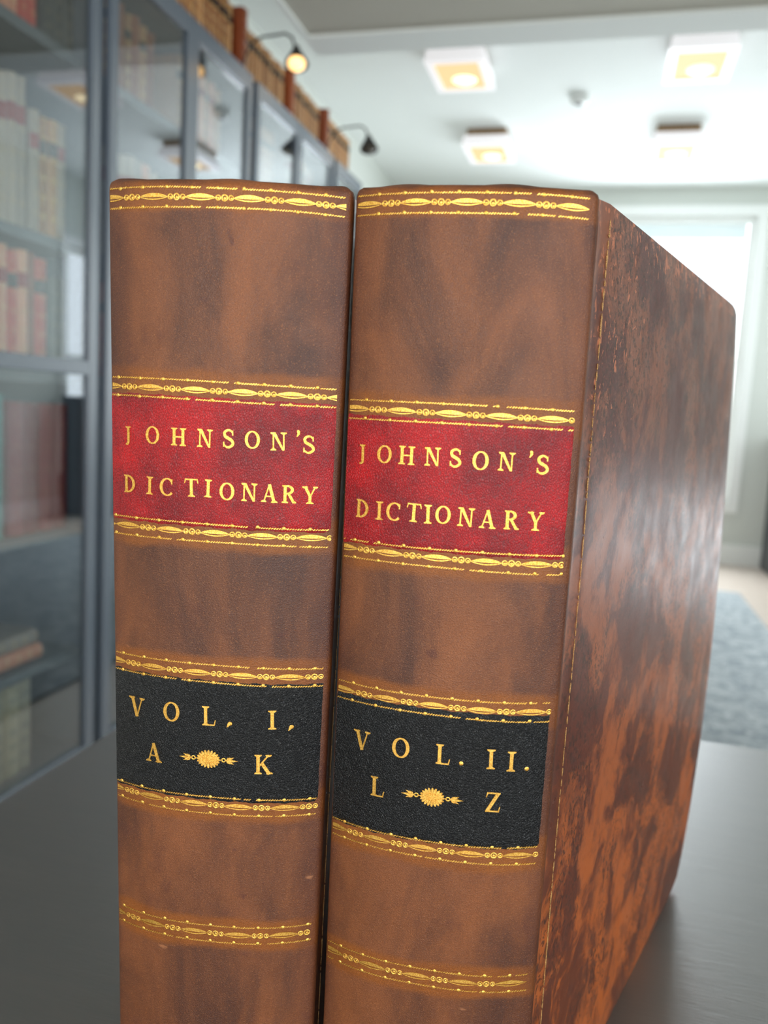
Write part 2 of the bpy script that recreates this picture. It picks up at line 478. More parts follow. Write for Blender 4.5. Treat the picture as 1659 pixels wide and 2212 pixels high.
def glyph(c):
    g = []
    if c == 'O': g += ribbon(arc(0, .5, .35, .46, 0, 360, fat, 36))
    elif c == 'I': g += [stem(0), serif(0, 0, .42, True), serif(0, 1, .42, False)]
    elif c == 'J': g += [stem(.04, .15, .08, 1.0), serif(.02, 1, .34, False), *ribbon([(.04, .14, .15), (.02, .02, .12), (-.06, -.03, .09), (-.13, .02, .13)])]
    elif c == 'H': g += [stem(-.27), stem(.27), [(-.27, .46), (.27, .46), (.27, .54), (-.27, .54)], serif(-.27, 0, .38, True), serif(.27, 0, .38, True), serif(-.27, 1, .38, False), serif(.27, 1, .38, False)]
    elif c == 'N': g += [stem(-.28, .08), stem(.3, .08), [(-.36, 1), (-.16, 1), (.34, 0), (.22, 0)], serif(-.28, 0, .32, True), serif(.3, 1, .34, False), serif(-.34, 1, .2, False)]
    elif c == 'S':
        g += ribbon(bez([(.25, .80), (.12, .94), (-.06, .95), (-.22, .82), (-.17, .62), (.02, .51), (.2, .39), (.26, .2), (.08, .05), (-.12, .05), (-.27, .2)], 34, (.07, .17, .07)))
        g += [[(.21, .68), (.28, .68), (.27, .95), (.21, .93)], [(-.3, .05), (-.23, .07), (-.23, .32), (-.3, .32)]]
    elif c == "'": g += ribbon([(.0, .98, .10), (.04, .9, .17), (.05, .8, .14), (.0, .7, .09), (-.06, .62, .04)])
    elif c == 'D': g += [stem(-.22), *ribbon(arc(-.18, .5, .46, .46, -90, 90, fat, 20)), serif(-.22, 0, .32, True), serif(-.22, 1, .32, False)]
    elif c == 'C': g += ribbon(arc(.04, .5, .38, .46, 42, 318, fat, 26)) + [[(.27, .66), (.35, .66), (.35, .96), (.29, .93)]]
    elif c == 'T': g += [stem(0), serif(0, 0, .42, True), [(-.38, .92), (.38, .92), (.38, 1), (-.38, 1)], [(-.38, .95), (-.32, .95), (-.37, .74), (-.42, .75)], [(.32, .95), (.38, .95), (.42, .75), (.37, .74)]]
    elif c == 'A': g += [stroke((-.3, 0), (-.01, 1.0), .075), stroke((-.02, 1.0), (.29, 0), .17), [(-.18, .3), (.18, .3), (.16, .37), (-.16, .37)], serif(-.3, 0, .3, True), serif(.29, 0, .36, True)]
    elif c == 'R': g += [stem(-.2), *ribbon(arc(-.14, .75, .34, .22, -90, 90, fat, 16)), stroke((.0, .52), (.3, .03), .15), serif(-.2, 0, .36, True), serif(-.2, 1, .34, False), serif(.33, 0, .2, True)]
    elif c == 'Y': g += [stem(0, .16, 0, .5), stroke((-.28, 1), (0, .44), .16), stroke((.3, 1), (.02, .44), .08), serif(0, 0, .42, True), serif(-.29, 1, .34, False), serif(.3, 1, .28, False)]
    elif c == 'V': g += [stroke((-.28, 1), (.02, 0), .17), stroke((.3, 1), (.02, 0), .07), serif(-.3, 1, .36, False), serif(.3, 1, .3, False)]
    elif c == 'L': g += [stem(-.15), [(-.2, 0), (.32, 0), (.32, .07), (-.2, .07)], [(.26, .02), (.33, .02), (.38, .3), (.34, .3)], serif(-.15, 0, .36, True), serif(-.15, 1, .38, False)]
    elif c == 'K': g += [stem(-.24), stroke((.28, .98), (-.18, .42), .075), stroke((-.06, .58), (.32, .0), .17), serif(-.24, 0, .36, True), serif(-.24, 1, .36, False), serif(.33, 0, .32, True), serif(.28, 1, .3, False)]
    elif c == 'Z': g += [[(-.32, .92), (.34, .92), (.34, 1), (-.32, 1)], [(-.34, 0), (.34, 0), (.34, .08), (-.34, .08)], [(.13, .95), (.33, .95), (-.15, .05), (-.34, .05)], [(-.32, .95), (-.26, .95), (-.31, .74), (-.36, .74)], [(.28, .05), (.34, .05), (.38, .28), (.33, .28)]]
    return g

def lettering(b, parent, items, h, name, italdot=False):
    g = Gilt(b, .00032); r = random.Random(int(items[0][2]*1e5))
    for k, (ch, t, z) in enumerate(items):
        H = b.half(z); a = t*H
        if ch == '@': ornament(g, a, z); continue
        if ch == '.':
            if italdot: g.poly([(a-.0010, z-.0012), (a-.0004, z-.0010), (a+.0012, z+.0008), (a+.0003, z+.0012), (a-.0006, z+.0004)], .0003)
            g.disc(a+(.0003 if italdot else 0), z+(.0003 if italdot else 0), .00085, n=14, h=.00024); continue
        rot = radians(r.uniform(-1.6, 1.6)); s_ = h*r.uniform(.98, 1.02)
        if ch == "'": cz = .8
        else: cz = .5
        for poly in glyph(ch):
            pts = []
            for x, y in poly:
                x2 = x*s_*.97; y2 = (y-cz)*s_
                pts.append((a+x2*cos(rot)-y2*sin(rot), z+x2*sin(rot)+y2*cos(rot)))
            g.poly(pts, .00016+.00003*r.random())
    return g.m.build(name, GOLD, parent)

def ornament(g, a, z):
    n = 20
    for k in range(n):                                   # petals round an oval flower
        th = 2*pi*k/n; cx, cz = a+cos(th)*.0037, z+sin(th)*.0027
        ux, uz = cos(th), sin(th)
        g.poly([(cx+ux*.0012*cos(q)-uz*.00052*sin(q), cz+uz*.0012*cos(q)+ux*.00052*sin(q)) for q in [2*pi*i/8 for i in range(8)]], .0002+.00008*(k % 2))
    g.disc(a, z, .0029, .0020, n=24, h=.00012)
    for k in range(10):
        th = 2*pi*k/10
        g.poly(stroke((a+cos(th)*.001, z+sin(th)*.0006), (a+cos(th)*.0027, z+sin(th)*.0018), .00035), .00028)
    for sc in (.0010, .0018): 
        for q in ribbon([(a+cos(th)*sc*1.4, z+sin(th)*sc*.8, .0003) for th in [radians(20+25*i) for i in range(10)]]): g.poly(q, .00034)
    for sd in (-1, 1):
        g.ring(a+sd*.0062, z, .00045, .00095)
        g.poly([(a+sd*.0049, z-.0002), (a+sd*.0054, z-.0002), (a+sd*.0054, z+.0002), (a+sd*.0049, z+.0002)])
        x0 = a+sd*.0072
        for ang, L in ((0, .0050), (24, .0036), (-24, .0036), (40, .0022), (-40, .0022)):
            dx, dz = cos(radians(ang))*sd*L, sin(radians(ang))*L
            nx, nz = -dz/L*.00048, dx/L*.00048
            g.poly([(x0, z), (x0+dx*.5+nx, z+dz*.5+nz), (x0+dx, z+dz), (x0+dx*.5-nx, z+dz*.5-nz)], .00022)
        g.poly([(x0-sd*.0004, z-.0002), (x0+sd*.001, z-.0003), (x0+sd*.001, z+.0003), (x0-sd*.0004, z+.0002)])

def board_mesh(parent, p0, p1, side, bow, mat, name, H=.4195, z0=0.0):
    """board from p0 (joint) to p1 (fore-edge) on its outer face; side=+1: outer face to the right"""
    d = Vector((p1[0]-p0[0], p1[1]-p0[1])); L = d.length; d.normalize()
    nrm = Vector((d.y, -d.x))*side
    NS, NZ = 44, 56; T = .0042; vs = []
    def corner(si, zi):                     # round far corners
        r = .006; x = si*L; z = zi*H
        if x > L-r and z > H-r:
            pass
        return x, z
    def pos(i, j, lay):
        x = L*(i/NS); z = H*(j/NZ)
        if i/NS > .9:                       # rounded far corners
            q = (i/NS-.9)/.1; cut = .0045*q**3
            z = H*.5+(z-H*.5)*(1-2*cut/H*(abs(j/NZ-.5)*2)**8)
        if i/NS < .05:                      # the head sinks towards the joint
            q = 1-(i/NS)/.05; z -= .0015*q*q*(j/NZ)**20
        o = bow*(x/L)**1.2*sin(pi*min(1, (j/NZ))**.8)
        e = min(i/NS*L, .9)
        groove = -.0010*math.exp(-((x-.0085)/.0022)**2)
        edge = .0
        dd = min((NS-i), NZ-j, j)
        edge = -.0009 if dd == 0 else (-.0002 if dd == 1 else 0)
        off = o+groove+edge-(T if lay else 0)
        return Vector((p0[0]+d.x*x+nrm.x*off, p0[1]+d.y*x+nrm.y*off, z0+z))
    for lay in (0, 1):
        for j in range(NZ+1):
            for i in range(NS+1):
                p = pos(i, j, lay); vs.append(p)
    n = NS+1; N = n*(NZ+1); fs = []
    for j in range(NZ):
        for i in range(NS):
            fs.append((j*n+i, j*n+i+1, (j+1)*n+i+1, (j+1)*n+i)); fs.append((N+j*n+i, N+(j+1)*n+i, N+(j+1)*n+i+1, N+j*n+i+1))
    for i in range(NS):
        fs.append((i, N+i, N+i+1, i+1)); k = NZ*n; fs.append((k+i, k+i+1, N+k+i+1, N+k+i))
    for j in range(NZ):
        fs.append((j*n, (j+1)*n, N+(j+1)*n, N+j*n)); fs.append((j*n+NS, N+j*n+NS, N+(j+1)*n+NS, (j+1)*n+NS))
    m = MB(); m.add(vs, fs)
    o = m.build(name, mat, parent, smooth=True)
    for poly in o.data.polygons:
        pass
    mod = o.modifiers.new('es', 'EDGE_SPLIT'); mod.split_angle = radians(50)
    return o, d, nrm, L

def dictionary(loc, yaw, W, tl, z_l, phases, wr, far, name, label, red_z, blk_z, red_txt, blk_txt, seed, flare_far=None, italdot=False):
    b = Book(loc, yaw, W, tl, z_l, wr)
    root = empty(name, (loc[0], loc[1], TZ), yaw)
    tag(root, label, 'book')
    mat = spine_leather('calf_spine', [(z, .0085 if k else .006) for k, z in enumerate(z_l)], seed*1.37)
    spine_mesh(b, root, mat)
    label_mesh(b, 'title_label', RED, red_z[0], red_z[1], root, seed=seed)['label'] = 'red leather title label'
    label_mesh(b, 'volume_label', BLACK, blk_z[0], blk_z[1], root, seed=seed+5)['label'] = 'black leather volume label'
    for k, (z, ph) in enumerate(zip(z_l, phases)):
        zt, zb_ = z, z-.0070
        inl = lambda q: .00034 if (red_z[0] < q < red_z[1] or blk_z[0] < q < blk_z[1]) else 0.0
        band(b, root, z, ph, seed*10+k, inl(zt), inl(zb_))
    lettering(b, root, red_txt, .0069, 'title_lettering')
    lettering(b, root, blk_txt, .0080, 'volume_lettering', italdot)
    # boards
    pr = (W+.0026*wr, .0066)
    front, d, nrm, L = board_mesh(root, pr, far, 1, .007 if flare_far else 0.001, CALF, 'front_board')
    back, *_ = board_mesh(root, (-.0006+(.0082 if tl[2] > .003 else .0012), .0072), (.006 if tl[2] > .003 else .001, .305), -1, 0.0, CALF, 'back_board')
    # rubbed gilt line along the leather that covers the joint
    g = MB(); r = random.Random(seed); z = .004
    while z < .411:
        Lz = r.uniform(.002, .009)*(1 if r.random() < .8 else .4)
        x = .0135+.0008*sin(z*30)+r.uniform(-.0002, .0002)
        n = 5; wdt = r.uniform(.0005, .0014)*(1.5 if z > .36 else 1)
        for sgn in (0,):
            A = []; 
            for i in range(n+1):
                f = i/n; ww = wdt*sin(pi*(f*.9+.05))*r.uniform(.6, 1.1)/2; zz = z+Lz*f; xx = x+r.uniform(-.00015, .00015)
                A.append((xx-ww, zz)); A.append((xx+ww, zz))
            vs = []
            for xx, zz in A:
                o = .007*(xx/L)**1.2*sin(pi*(zz/.4175)**.8) if flare_far else 0
                off = o+.00018
                vs.append((pr[0]+d.x*xx+nrm.x*off, pr[1]+d.y*xx+nrm.y*off, zz))
            g.add(vs, [(2*i, 2*i+1, 2*i+3, 2*i+2) for i in range(n)])
        z += Lz+r.uniform(.0, .0012)
    gl = g.build('gilt_fillet', WORN, front); gl['label'] = 'rubbed gilt line beside the joint'
    sd = gl.modifiers.new('t', 'SOLIDIFY'); sd.thickness = .0002
    # page block fanning between the boards
    m = MB(); T = .0050
    fx, fy = far[0]-nrm.x*T*1.6, far[1]-nrm.y*T*1.6
    A = [(.006+max(0, tl[2]), .001), (W-.004, .001), (W-.0015, .008), (fx-d.x*.012, fy-d.y*.012), ((fx+.006)/2, .283 if flare_far else .293), (.0120, .293)]
    z0, z1 = .0045, .411
    n = len(A)
    m.add([(x, y, z0) for x, y in A]+[(x, y, z1) for x, y in A], [tuple(range(n)), tuple(range(2*n-1, n-1, -1))]+[(i, (i+1) % n, n+(i+1) % n, n+i) for i in range(n)])
    m.build('page_block', PAPER, root)
    return root

red1 = [('J', -0.828, .3224), ('O', -.582, .3231), ('H', -.339, .3231), ('N', -.105, .3232), ('S', .102, .3236), ('O', .308, .3237), ('N', .527, .3236), ("'", .685, .327), ('S', .778, .3230),
        ('D', -.813, .3033), ('I', -.609, .3034), ('C', -.447, .3034), ('T', -.219, .3038), ('I', -.068, .304), ('O', .098, .3033), ('N', .291, .3035), ('A', .465, .3035), ('R', .628, .3035), ('Y', .806, .3034)]
red2 = [('J', -.844, .3208), ('O', -.631, .3213), ('H', -.426, .3215), ('N', -.198, .3217), ('S', .002, .3218), ('O', .22, .3214), ('N', .439, .3216), ("'", .64, .3248), ('S', .747, .3212),
        ('D', -.818, .2998), ('I', -.654, .2998), ('C', -.519, .3), ('T', -.335, .3003), ('I', -.208, .3002), ('O', -.075, .3004), ('N', .125, .3002), ('A', .314, .3), ('R', .516, .3002), ('Y', .726, .3002)]
blk1 = [('V', -.752, .2123), ('O', -.394, .2128), ('L', -.035, .2127), ('.', .162, .2099), ('I', .555, .2126), ('.', .723, .2094), ('A', -.573, .1944), ('@', -.029, .1947), ('K', .483, .1939)]
blk2 = [('V', -.718, .2078), ('O', -.338, .208), ('L', .054, .2077), ('.', .228, .2049), ('I', .495, .2076), ('I', .679, .207), ('.', .823, .204), ('L', -.546, .1903), ('@', -.019, .1899), ('Z', .539, .1903)]

dictionary((-.1858, .2849), radians(9.87), .0882, (-.0038, .4155, .0045, .1226),
           [.4155, .3447, .2900, .2336, .1786, .1226], [-.573, -.607, -.422, -.579, -.603, -.596], .72,
           (.0878, .300), 'dictionary_volume',
           'left calf dictionary volume lettered VOL. I. A to K, standing on the dark table', (.2885, .3390), (.1770, .2275), red1, blk1, 1, italdot=True)
dictionary((-.0933, .2998), radians(4.97), .0843, (-.0015, .4155, .0015, .1226),
           [.4159, .3412, .2873, .2300, .1717, .1172], [-.459, -.498, -.548, -.502, -.526, -.512], 1.0,
           (.2028, .2900), 'dictionary_volume',
           'right calf dictionary volume lettered VOL. II. L to Z, marbled brown cover showing', (.2858, .3358), (.1706, .2255), red2, blk2, 2, flare_far=True)

# ------------------------------------------------------------------ table
def table_mat():
    t = NT('dark_oak'); V = t_map(t, t.obj(), (1.2, 14, 14))
    a = t.noise(V, 9, 7, .65, .4); b = t.noise(V, 60, 5, .6)
    c = t.mix(t.step(a, .3, .7), rgb(22, 17, 14), rgb(42, 34, 29))
    c = t.mix(t.math('MULTIPLY', t.step(b, .5, .7), .5), c, rgb(16, 13, 11))
    return t.bsdf(c, t.math('MULTIPLY_ADD', b, .15, .34), bump=t.math('ADD', a, b), bstr=.25, bdist=.0007, spec=.6, coat=1.0, crough=.42)
OAK = table_mat()
OAK.node_tree.nodes['Principled BSDF'].inputs['Coat IOR'].default_value = 2.6
tb = empty('library_table', (.35, .1, 0)); tag(tb, 'dark stained wooden table the two dictionaries stand on', 'table')
tb_y1 = .912-.1; tb_x0 = -.4515-.35
m = MB(); m.box(tb_x0, 1.15-.35+.2, -.9, tb_y1, .712, .75); m.build('table_top', OAK, tb, bevel=.002)
m = MB(); m.box(tb_x0+.05, .95, -.85, tb_y1-.05, .62, .712); m.build('apron', OAK, tb)
for x in (tb_x0+.09, .9):
    for y in (-.8, tb_y1-.1):
        m = MB(); m.box(x-.035, x+.035, y-.035, y+.035, 0, .62); m.build('leg', OAK, tb, bevel=.003)

# ------------------------------------------------------------------ the room
CEIL = CZ+1.86; XL, XR, YB, YF = -1.83, 1.75, -3.0, 7.0
WALL = plain('wall_paint', rgb(218, 222, 216), .9, var=.02, scale=2)
CEILM = plain('ceiling_paint', rgb(236, 240, 238), .9, var=.02, scale=2)
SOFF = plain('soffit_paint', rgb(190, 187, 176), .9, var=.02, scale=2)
TRIM = plain('white_gloss_trim', rgb(246, 248, 246), .4, var=.02, scale=3)
def struct(name, m, mat, bevel=0):
    o = m.build(name, mat, bevel=bevel); o['kind'] = 'structure'; return o
def floor_mat():
    t = NT('oak_boards'); V = t_map(t, t.obj(), (9, 1, 1))
    br = t.n('ShaderNodeTexBrick'); t.set(br.inputs['Vector'], t_map(t, t.obj(), (1, 1, 1)))
    a = t.noise(V, 5, 6)
    return t.bsdf(t.mix(a, rgb(196, 178, 164), rgb(226, 212, 200)), .35, bump=a, bstr=.1, bdist=.001)
m = MB(); m.box(XL, XR, YB, YF, -.05, 0); struct('floor', m, floor_mat())
m = MB(); m.box(XL-.1, XR+.1, YB-.1, YF+.1, CEIL, CEIL+.08); struct('ceiling', m, CEILM)
m = MB(); m.box(XL-.1, XL, YB, YF, 0, CEIL); struct('wall_left', m, WALL)
def wall_with_hole(name, axis, at, th, a0, a1, holes, mat):
    m = MB(); xs = sorted({a0, a1, *[h[0] for h in holes], *[h[1] for h in holes]})
    for i in range(len(xs)-1):
        mid = (xs[i]+xs[i+1])/2; cuts = [(h[2], h[3]) for h in holes if h[0] < mid < h[1]]
        zz = 0
        segs = []
        for c in sorted(cuts): segs.append((zz, c[0])); zz = c[1]
        segs.append((zz, CEIL))
        for z0, z1 in segs:
            if z1-z0 < .001: continue
            if axis == 'y': m.box(xs[i], xs[i+1], at, at+th, z0, z1)
            else: m.box(at, at+th, xs[i], xs[i+1], z0, z1)
    return struct(name, m, mat)
wall_with_hole('wall_back_far', 'y', YF, .12, XL, XR, [(-.30, 1.03, .50, 2.73)], WALL)
wall_with_hole('wall_right', 'x', XR, .12, YB, YF, [(3.0, 4.4, .24, .86), (6.25, 6.85, .45, 2.35), (-2.0, -.2, .8, 2.3)], WALL)
wall_with_hole('wall_near', 'y', YB-.12, .12, XL, XR, [(-1.1, 1.5, .65, 2.55)], WALL)
def window(name, axis, at, a0, a1, z0, z1, inward, cols=1, rows=2):
    r = .055; m = MB(); c = MB()
    def bx(mm, u0, u1, w0, w1, d0, d1):
        if axis == 'y': mm.box(u0, u1, min(at+d0*inward, at+d1*inward), max(at+d0*inward, at+d1*inward), w0, w1)
        else: mm.box(min(at+d0*inward, at+d1*inward), max(at+d0*inward, at+d1*inward), u0, u1, w0, w1)
    # sash
    for u0, u1, w0, w1 in ((a0, a0+r, z0, z1), (a1-r, a1, z0, z1), (a0+r, a1-r, z0, z0+r), (a0+r, a1-r, z1-r, z1)): bx(m, u0, u1, w0, w1, -.06, -.02)
    for k in range(1, cols):
        u = a0+(a1-a0)*k/cols; bx(m, u-.02, u+.02, z0+r, z1-r, -.058, -.022)
    for k in range(1, rows):
        zq = z0+(z1-z0)*k/rows; bx(m, a0+r, a1-r, zq-.02, zq+.02, -.059, -.021)
    root = struct(name, m, TRIM)
    q = .08
    for u0, u1, w0, w1 in ((a0-q, a0, z0-q, z1+q), (a1, a1+q, z0-q, z1+q), (a0, a1, z1, z1+q), (a0, a1, z0-q, z0)): bx(c, u0, u1, w0, w1, 0, .02)
    c.build('window_casing', TRIM, root)
    g = MB(); bx(g, a0+r, a1-r, z0+r, z1-r, -.042, -.038)
    g.build('window_pane', GLASS, root)
    return root
def glass_mat(name, tint, ior_gain=1.0, haze=.02):
    t = NT(name)
    tr = t.n('ShaderNodeBsdfTransparent'); tr.inputs[0].default_value = tint
    gl = t.n('ShaderNodeBsdfGlossy'); gl.inputs['Roughness'].default_value = haze; gl.inputs[0].default_value = (.95, .97, 1, 1)
    lw = t.n('ShaderNodeLayerWeight'); lw.inputs[0].default_value = .5      # facing: 0 head-on, 1 grazing
    fr = t.math('MULTIPLY_ADD', t.math('POWER', lw.outputs['Facing'], 4.0), .94, .045)
    mx = t.n('ShaderNodeMixShader'); t.set(mx.inputs[0], t.math('MULTIPLY', fr, ior_gain, clamp=True))
    t.set(mx.inputs[1], tr.outputs[0]); t.set(mx.inputs[2], gl.outputs[0]); t.set(t.out.inputs[0], mx.outputs[0])
    return t.m
GLASS = glass_mat('window_glass', (1, 1, 1, 1))
CGLASS = glass_mat('cabinet_glass', (.94, .97, .98, 1), 1.7, .01)
wn = window('window_1', 'y', YF, -.30, 1.03, .50, 2.73, -1)
window('highlight_window', 'x', XR, 3.0, 4.4, .24, .86, -1, 2, 1)  # unseen window, cut low to place the highlight on the cover
window('window_5', 'x', XR, 6.25, 6.85, .45, 2.35, -1, 1, 2)
window('window_3', 'x', XR, -2.0, -.2, .8, 2.3, -1, 3)
window('window_4', 'y', YB, -1.1, 1.5, .65, 2.55, 1, 3)
m = MB(); m.box(-.24, .97, YF+.022, YF+.026, 2.56, 2.675)
t = NT('blind_cloth'); tl_ = t.n('ShaderNodeBsdfTranslucent'); df_ = t.n('ShaderNodeBsdfDiffuse'); mx_ = t.n('ShaderNodeMixShader')
tl_.inputs[0].default_value = (.45, .5, .5, 1); df_.inputs[0].default_value = (.8, .82, .82, 1); mx_.inputs[0].default_value = .35
t.set(mx_.inputs[1], df_.outputs[0]); t.set(mx_.inputs[2], tl_.outputs[0]); t.set(t.out.inputs[0], mx_.outputs[0])
bl = m.build('roller_blind', t.m, wn)
# cornice line, skirting
m = MB(); m.box(XL, XR, YF-.02, YF, 0, .16); struct('baseboard_far', m, TRIM)
m = MB(); m.box(XR-.02, XR, YB, YF-.02, 0, .16); struct('baseboard_right', m, TRIM)
m = MB(); m.box(XL, XR-.02, YB, YB+.02, 0, .16); struct('baseboard_near', m, TRIM)
# dropped ceiling over the near part of the room
SZ = CZ+1.45
m = MB(); m.box(-1.25, XR, YB, 3.2, SZ, CEIL); struct('ceiling_drop', m, SOFF)
m = MB(); m.box(-1.27, XR, 3.2, 3.36, SZ-.012, CEIL); m.box(-1.27, -1.25, YB, 3.2, SZ-.012, CEIL); struct('trim_1', m, CEILM)

# rug
def rug_mat():
    t = NT('blue_grey_rug'); V = t.obj()
    a = t.noise(V, 11, 8, .78, .6); b = t.noise(V, 60, 4, .7)
    c = t.mix(t.step(a, .35, .65), rgb(136, 146, 154), rgb(196, 202, 204))
    c = t.mix(t.math('MULTIPLY', t.step(b, .5, .62), .5), c, rgb(92, 98, 106))
    return t.bsdf(c, .95, bump=b, bstr=.6, bdist=.006)
m = MB(); m.box(-1.0, .985, .96, 5.75, 0.0, .009)
tag(m.build('area_rug', rug_mat(), bevel=.003), 'mottled blue grey rug on the floor beyond the table', 'rug')

# ------------------------------------------------------------------ ceiling lights
BRASS = plain('bronze_plate', rgb(150, 122, 92), .4, .5)
OPAL = None
t = NT('opal_glass_rim'); OPAL = t.bsdf(rgb(215, 215, 222), .4, emis=(1, .95, .93, 1), estr=.45)
t = NT('warm_diffuser'); ce = t.n('ShaderNodeTexCoord')
WARM = t.bsdf(rgb(120, 100, 70), .6, spec=.1, emis=(1.0, .66, .34, 1), estr=.85)
t = NT('hot_bulb'); HOT = t.bsdf(rgb(255, 240, 200), .4, emis=(1.0, .80, .48, 1), estr=1.8)
def ceiling_light(x, y, label):
    r = empty('ceiling_light', (x, y, CEIL)); tag(r, label, 'lamp', 'square flush ceiling lights')
    m = MB(); m.box(-.13, .13, -.17, .17, -.045, 0); m.build('base_plate', BRASS, r, bevel=.004)
    # shallow opal tray with flared sides
    m = MB(); a, b_ = .145, .19; z0, z1 = -.05, -.115; a2, b2 = .155, .205
    q = .040
    ring = lambda ax, bx_, z: [(-ax, -bx_, z), (ax, -bx_, z), (ax, bx_, z), (-ax, bx_, z)]
    vs = ring(a, b_, z0)+ring(a2, b2, z1)+ring(a2-q, b2-q, z1-.004)+ring(a2-q, b2-q, z1+.012)
    fs = []
    for k in range(3):
        for i in range(4): fs.append((k*4+i, k*4+(i+1) % 4, (k+1)*4+(i+1) % 4, (k+1)*4+i))
    fs.append((0, 1, 2, 3)); m.add(vs, fs); m.build('glass_shade', OPAL, r)
    m = MB(); m.box(-(a2-q), a2-q, -(b2-q), b2-q, z1+.004, z1+.010); m.build('diffuser', WARM, r)
    m = MB(); m.lathe([(.0, -.012), (.035, -.010), (.060, -.003), (.068, .003)], (.01, .06, z1+.004), 20); m.build('bulb', HOT, r, smooth=True)
    return r
LK = 1.86/1.66
ceiling_light(-.81*1.07, 4.12*1.07, 'lit square ceiling light, larger one at left, above the right dictionary')
ceiling_light(.29*1.07, 4.13*1.07, 'lit square ceiling light, larger one at the top right of the photo')
ceiling_light(-.83*1.07, 5.32*1.07, 'lit square ceiling light, farther and left, the smallest in view')
ceiling_light(.287*1.07, 5.36*1.07, 'lit square ceiling light, farther and right, nearest the far window')
m = MB(); m.lathe([(0, -.045), (.04, -.045), (.055, -.03), (.058, 0)], (-.285, 5.05, CEIL), 20)
sm = m.build('smoke_detector', TRIM, smooth=True); tag(sm, 'small round white smoke detector in the middle of the ceiling', 'smoke detector')
m = MB(); m.lathe([(.025, -.047), (.02, -.05), (0, -.05)], (-.285, 5.05, CEIL), 16); m.build('sensor_grille', plain('grey_plastic', rgb(110, 112, 116), .6), sm)

# ------------------------------------------------------------------ bookcases
SLATE = plain('slate_grey_lacquer', rgb(100, 110, 122), .26, var=.05, scale=3, spec=1.0)
SLATEIN = plain('slate_grey_inside', rgb(96, 102, 106), .6, var=.05, scale=3)
STEEL = plain('black_steel', rgb(30, 28, 27), .35, .6)
XF = -1.43; DEP = .37
BTOP = CZ+1.245
SHELVES = [CZ+.90, CZ+.406, CZ+.05, CZ-.39, CZ-.756]
def bookcase(y0, y1, label, ndoor=2):
    r = empty('bookcase', (XF, (y0+y1)/2, 0)); tag(r, label, 'bookcase', None)
    h = (y1-y0)/2; T = .02
    m = MB()
    m.box(-DEP, 0, -h, -h+T, 0, BTOP); m.box(-DEP, 0, h-T, h, 0, BTOP)
    m.box(-DEP, -DEP+.012, -h+T, h-T, .03, BTOP-.04); m.box(-DEP, 0, -h+T, h-T, BTOP-.04, BTOP); m.box(-DEP, -.01, -h+T, h-T, 0, .03)
    m.build('carcass', SLATE, r)
    for z in SHELVES:
        m = MB(); m.box(-DEP+.012, -.025, -h+T, h-T, z-.028, z); m.build('shelf', SLATEIN, r)
    n = ndoor; wd = (2*h-2*T)/n
    for k in range(n):
        a, c = -h+T+k*wd+.001, -h+T+(k+1)*wd-.001; s = .038; z0, z1 = .012, BTOP-.002
        m = MB()
        m.box(0.001, .022, a, a+s, z0, z1); m.box(0.001, .022, c-s, c, z0, z1)
        m.box(0.001, .022, a+s, c-s, z1-.06, z1); m.box(0.001, .022, a+s, c-s, z0, z0+.03)
        m.box(0.001, .0215, a+s, c-s, CZ+.048, CZ+.088)
        d = m.build('door', SLATE, r, bevel=.002)
        m = MB(); m.box(.008, .012, a+s, c-s, z0+.03, z1-.06); m.build('glass_pane', CGLASS, d)
        hy = c-.02 if k % 2 == 0 else a+.02
        m = MB(); m.tube([(.022, hy, CZ-.14), (.036, hy, CZ-.14), (.036, hy, CZ-.26), (.022, hy, CZ-.26)], .004, 8); m.build('handle', STEEL, d, smooth=True)
    return r
bookcase(1.09, 2.085, 'nearest slate grey glazed bookcase with red books on a middle shelf, at the left edge')
bookcase(2.09, 3.065, 'second slate grey glazed bookcase from the left, behind the top of the left dictionary')
bookcase(3.07, 4.045, 'third slate grey glazed bookcase along the wall, below the farther unlit gooseneck lamp')
bookcase(4.05, 4.54, 'last narrow slate grey glazed bookcase at the far end of the run', 1)

# ---- background book: root cover mesh with page block and label children, reference size 0.04 x 0.22 x 0.25
def book_mat(name, c0, c1, gilt, gold=rgb(216, 178, 104), dens=70, rough=.5):
    t = NT(name); V = t.obj(); tc = t.n('ShaderNodeTexCoord'); sep = t.n('ShaderNodeSeparateXYZ'); t.set(sep.inputs[0], tc.outputs['Object'])
    oi = t.n('ShaderNodeObjectInfo')
    c = t.mix(oi.outputs['Random'], c0, c1)
    n = t.noise(V, dens, 3)
    zz = t.math('FRACT', t.math('MULTIPLY', sep.outputs[2], 6/.25))
    pan = t.step(t.math('ABSOLUTE', t.math('SUBTRACT', zz, .5)), .30, .48)
    tool = t.math('MULTIPLY', t.math('MAXIMUM', t.step(n, .52, .60), pan), gilt)
    front = t.step(sep.outputs[0], -.004, .001)
    c = t.mix(t.math('MULTIPLY', tool, front), c, gold)
    return t.bsdf(c, rough, bump=n, bstr=.3, bdist=.002)
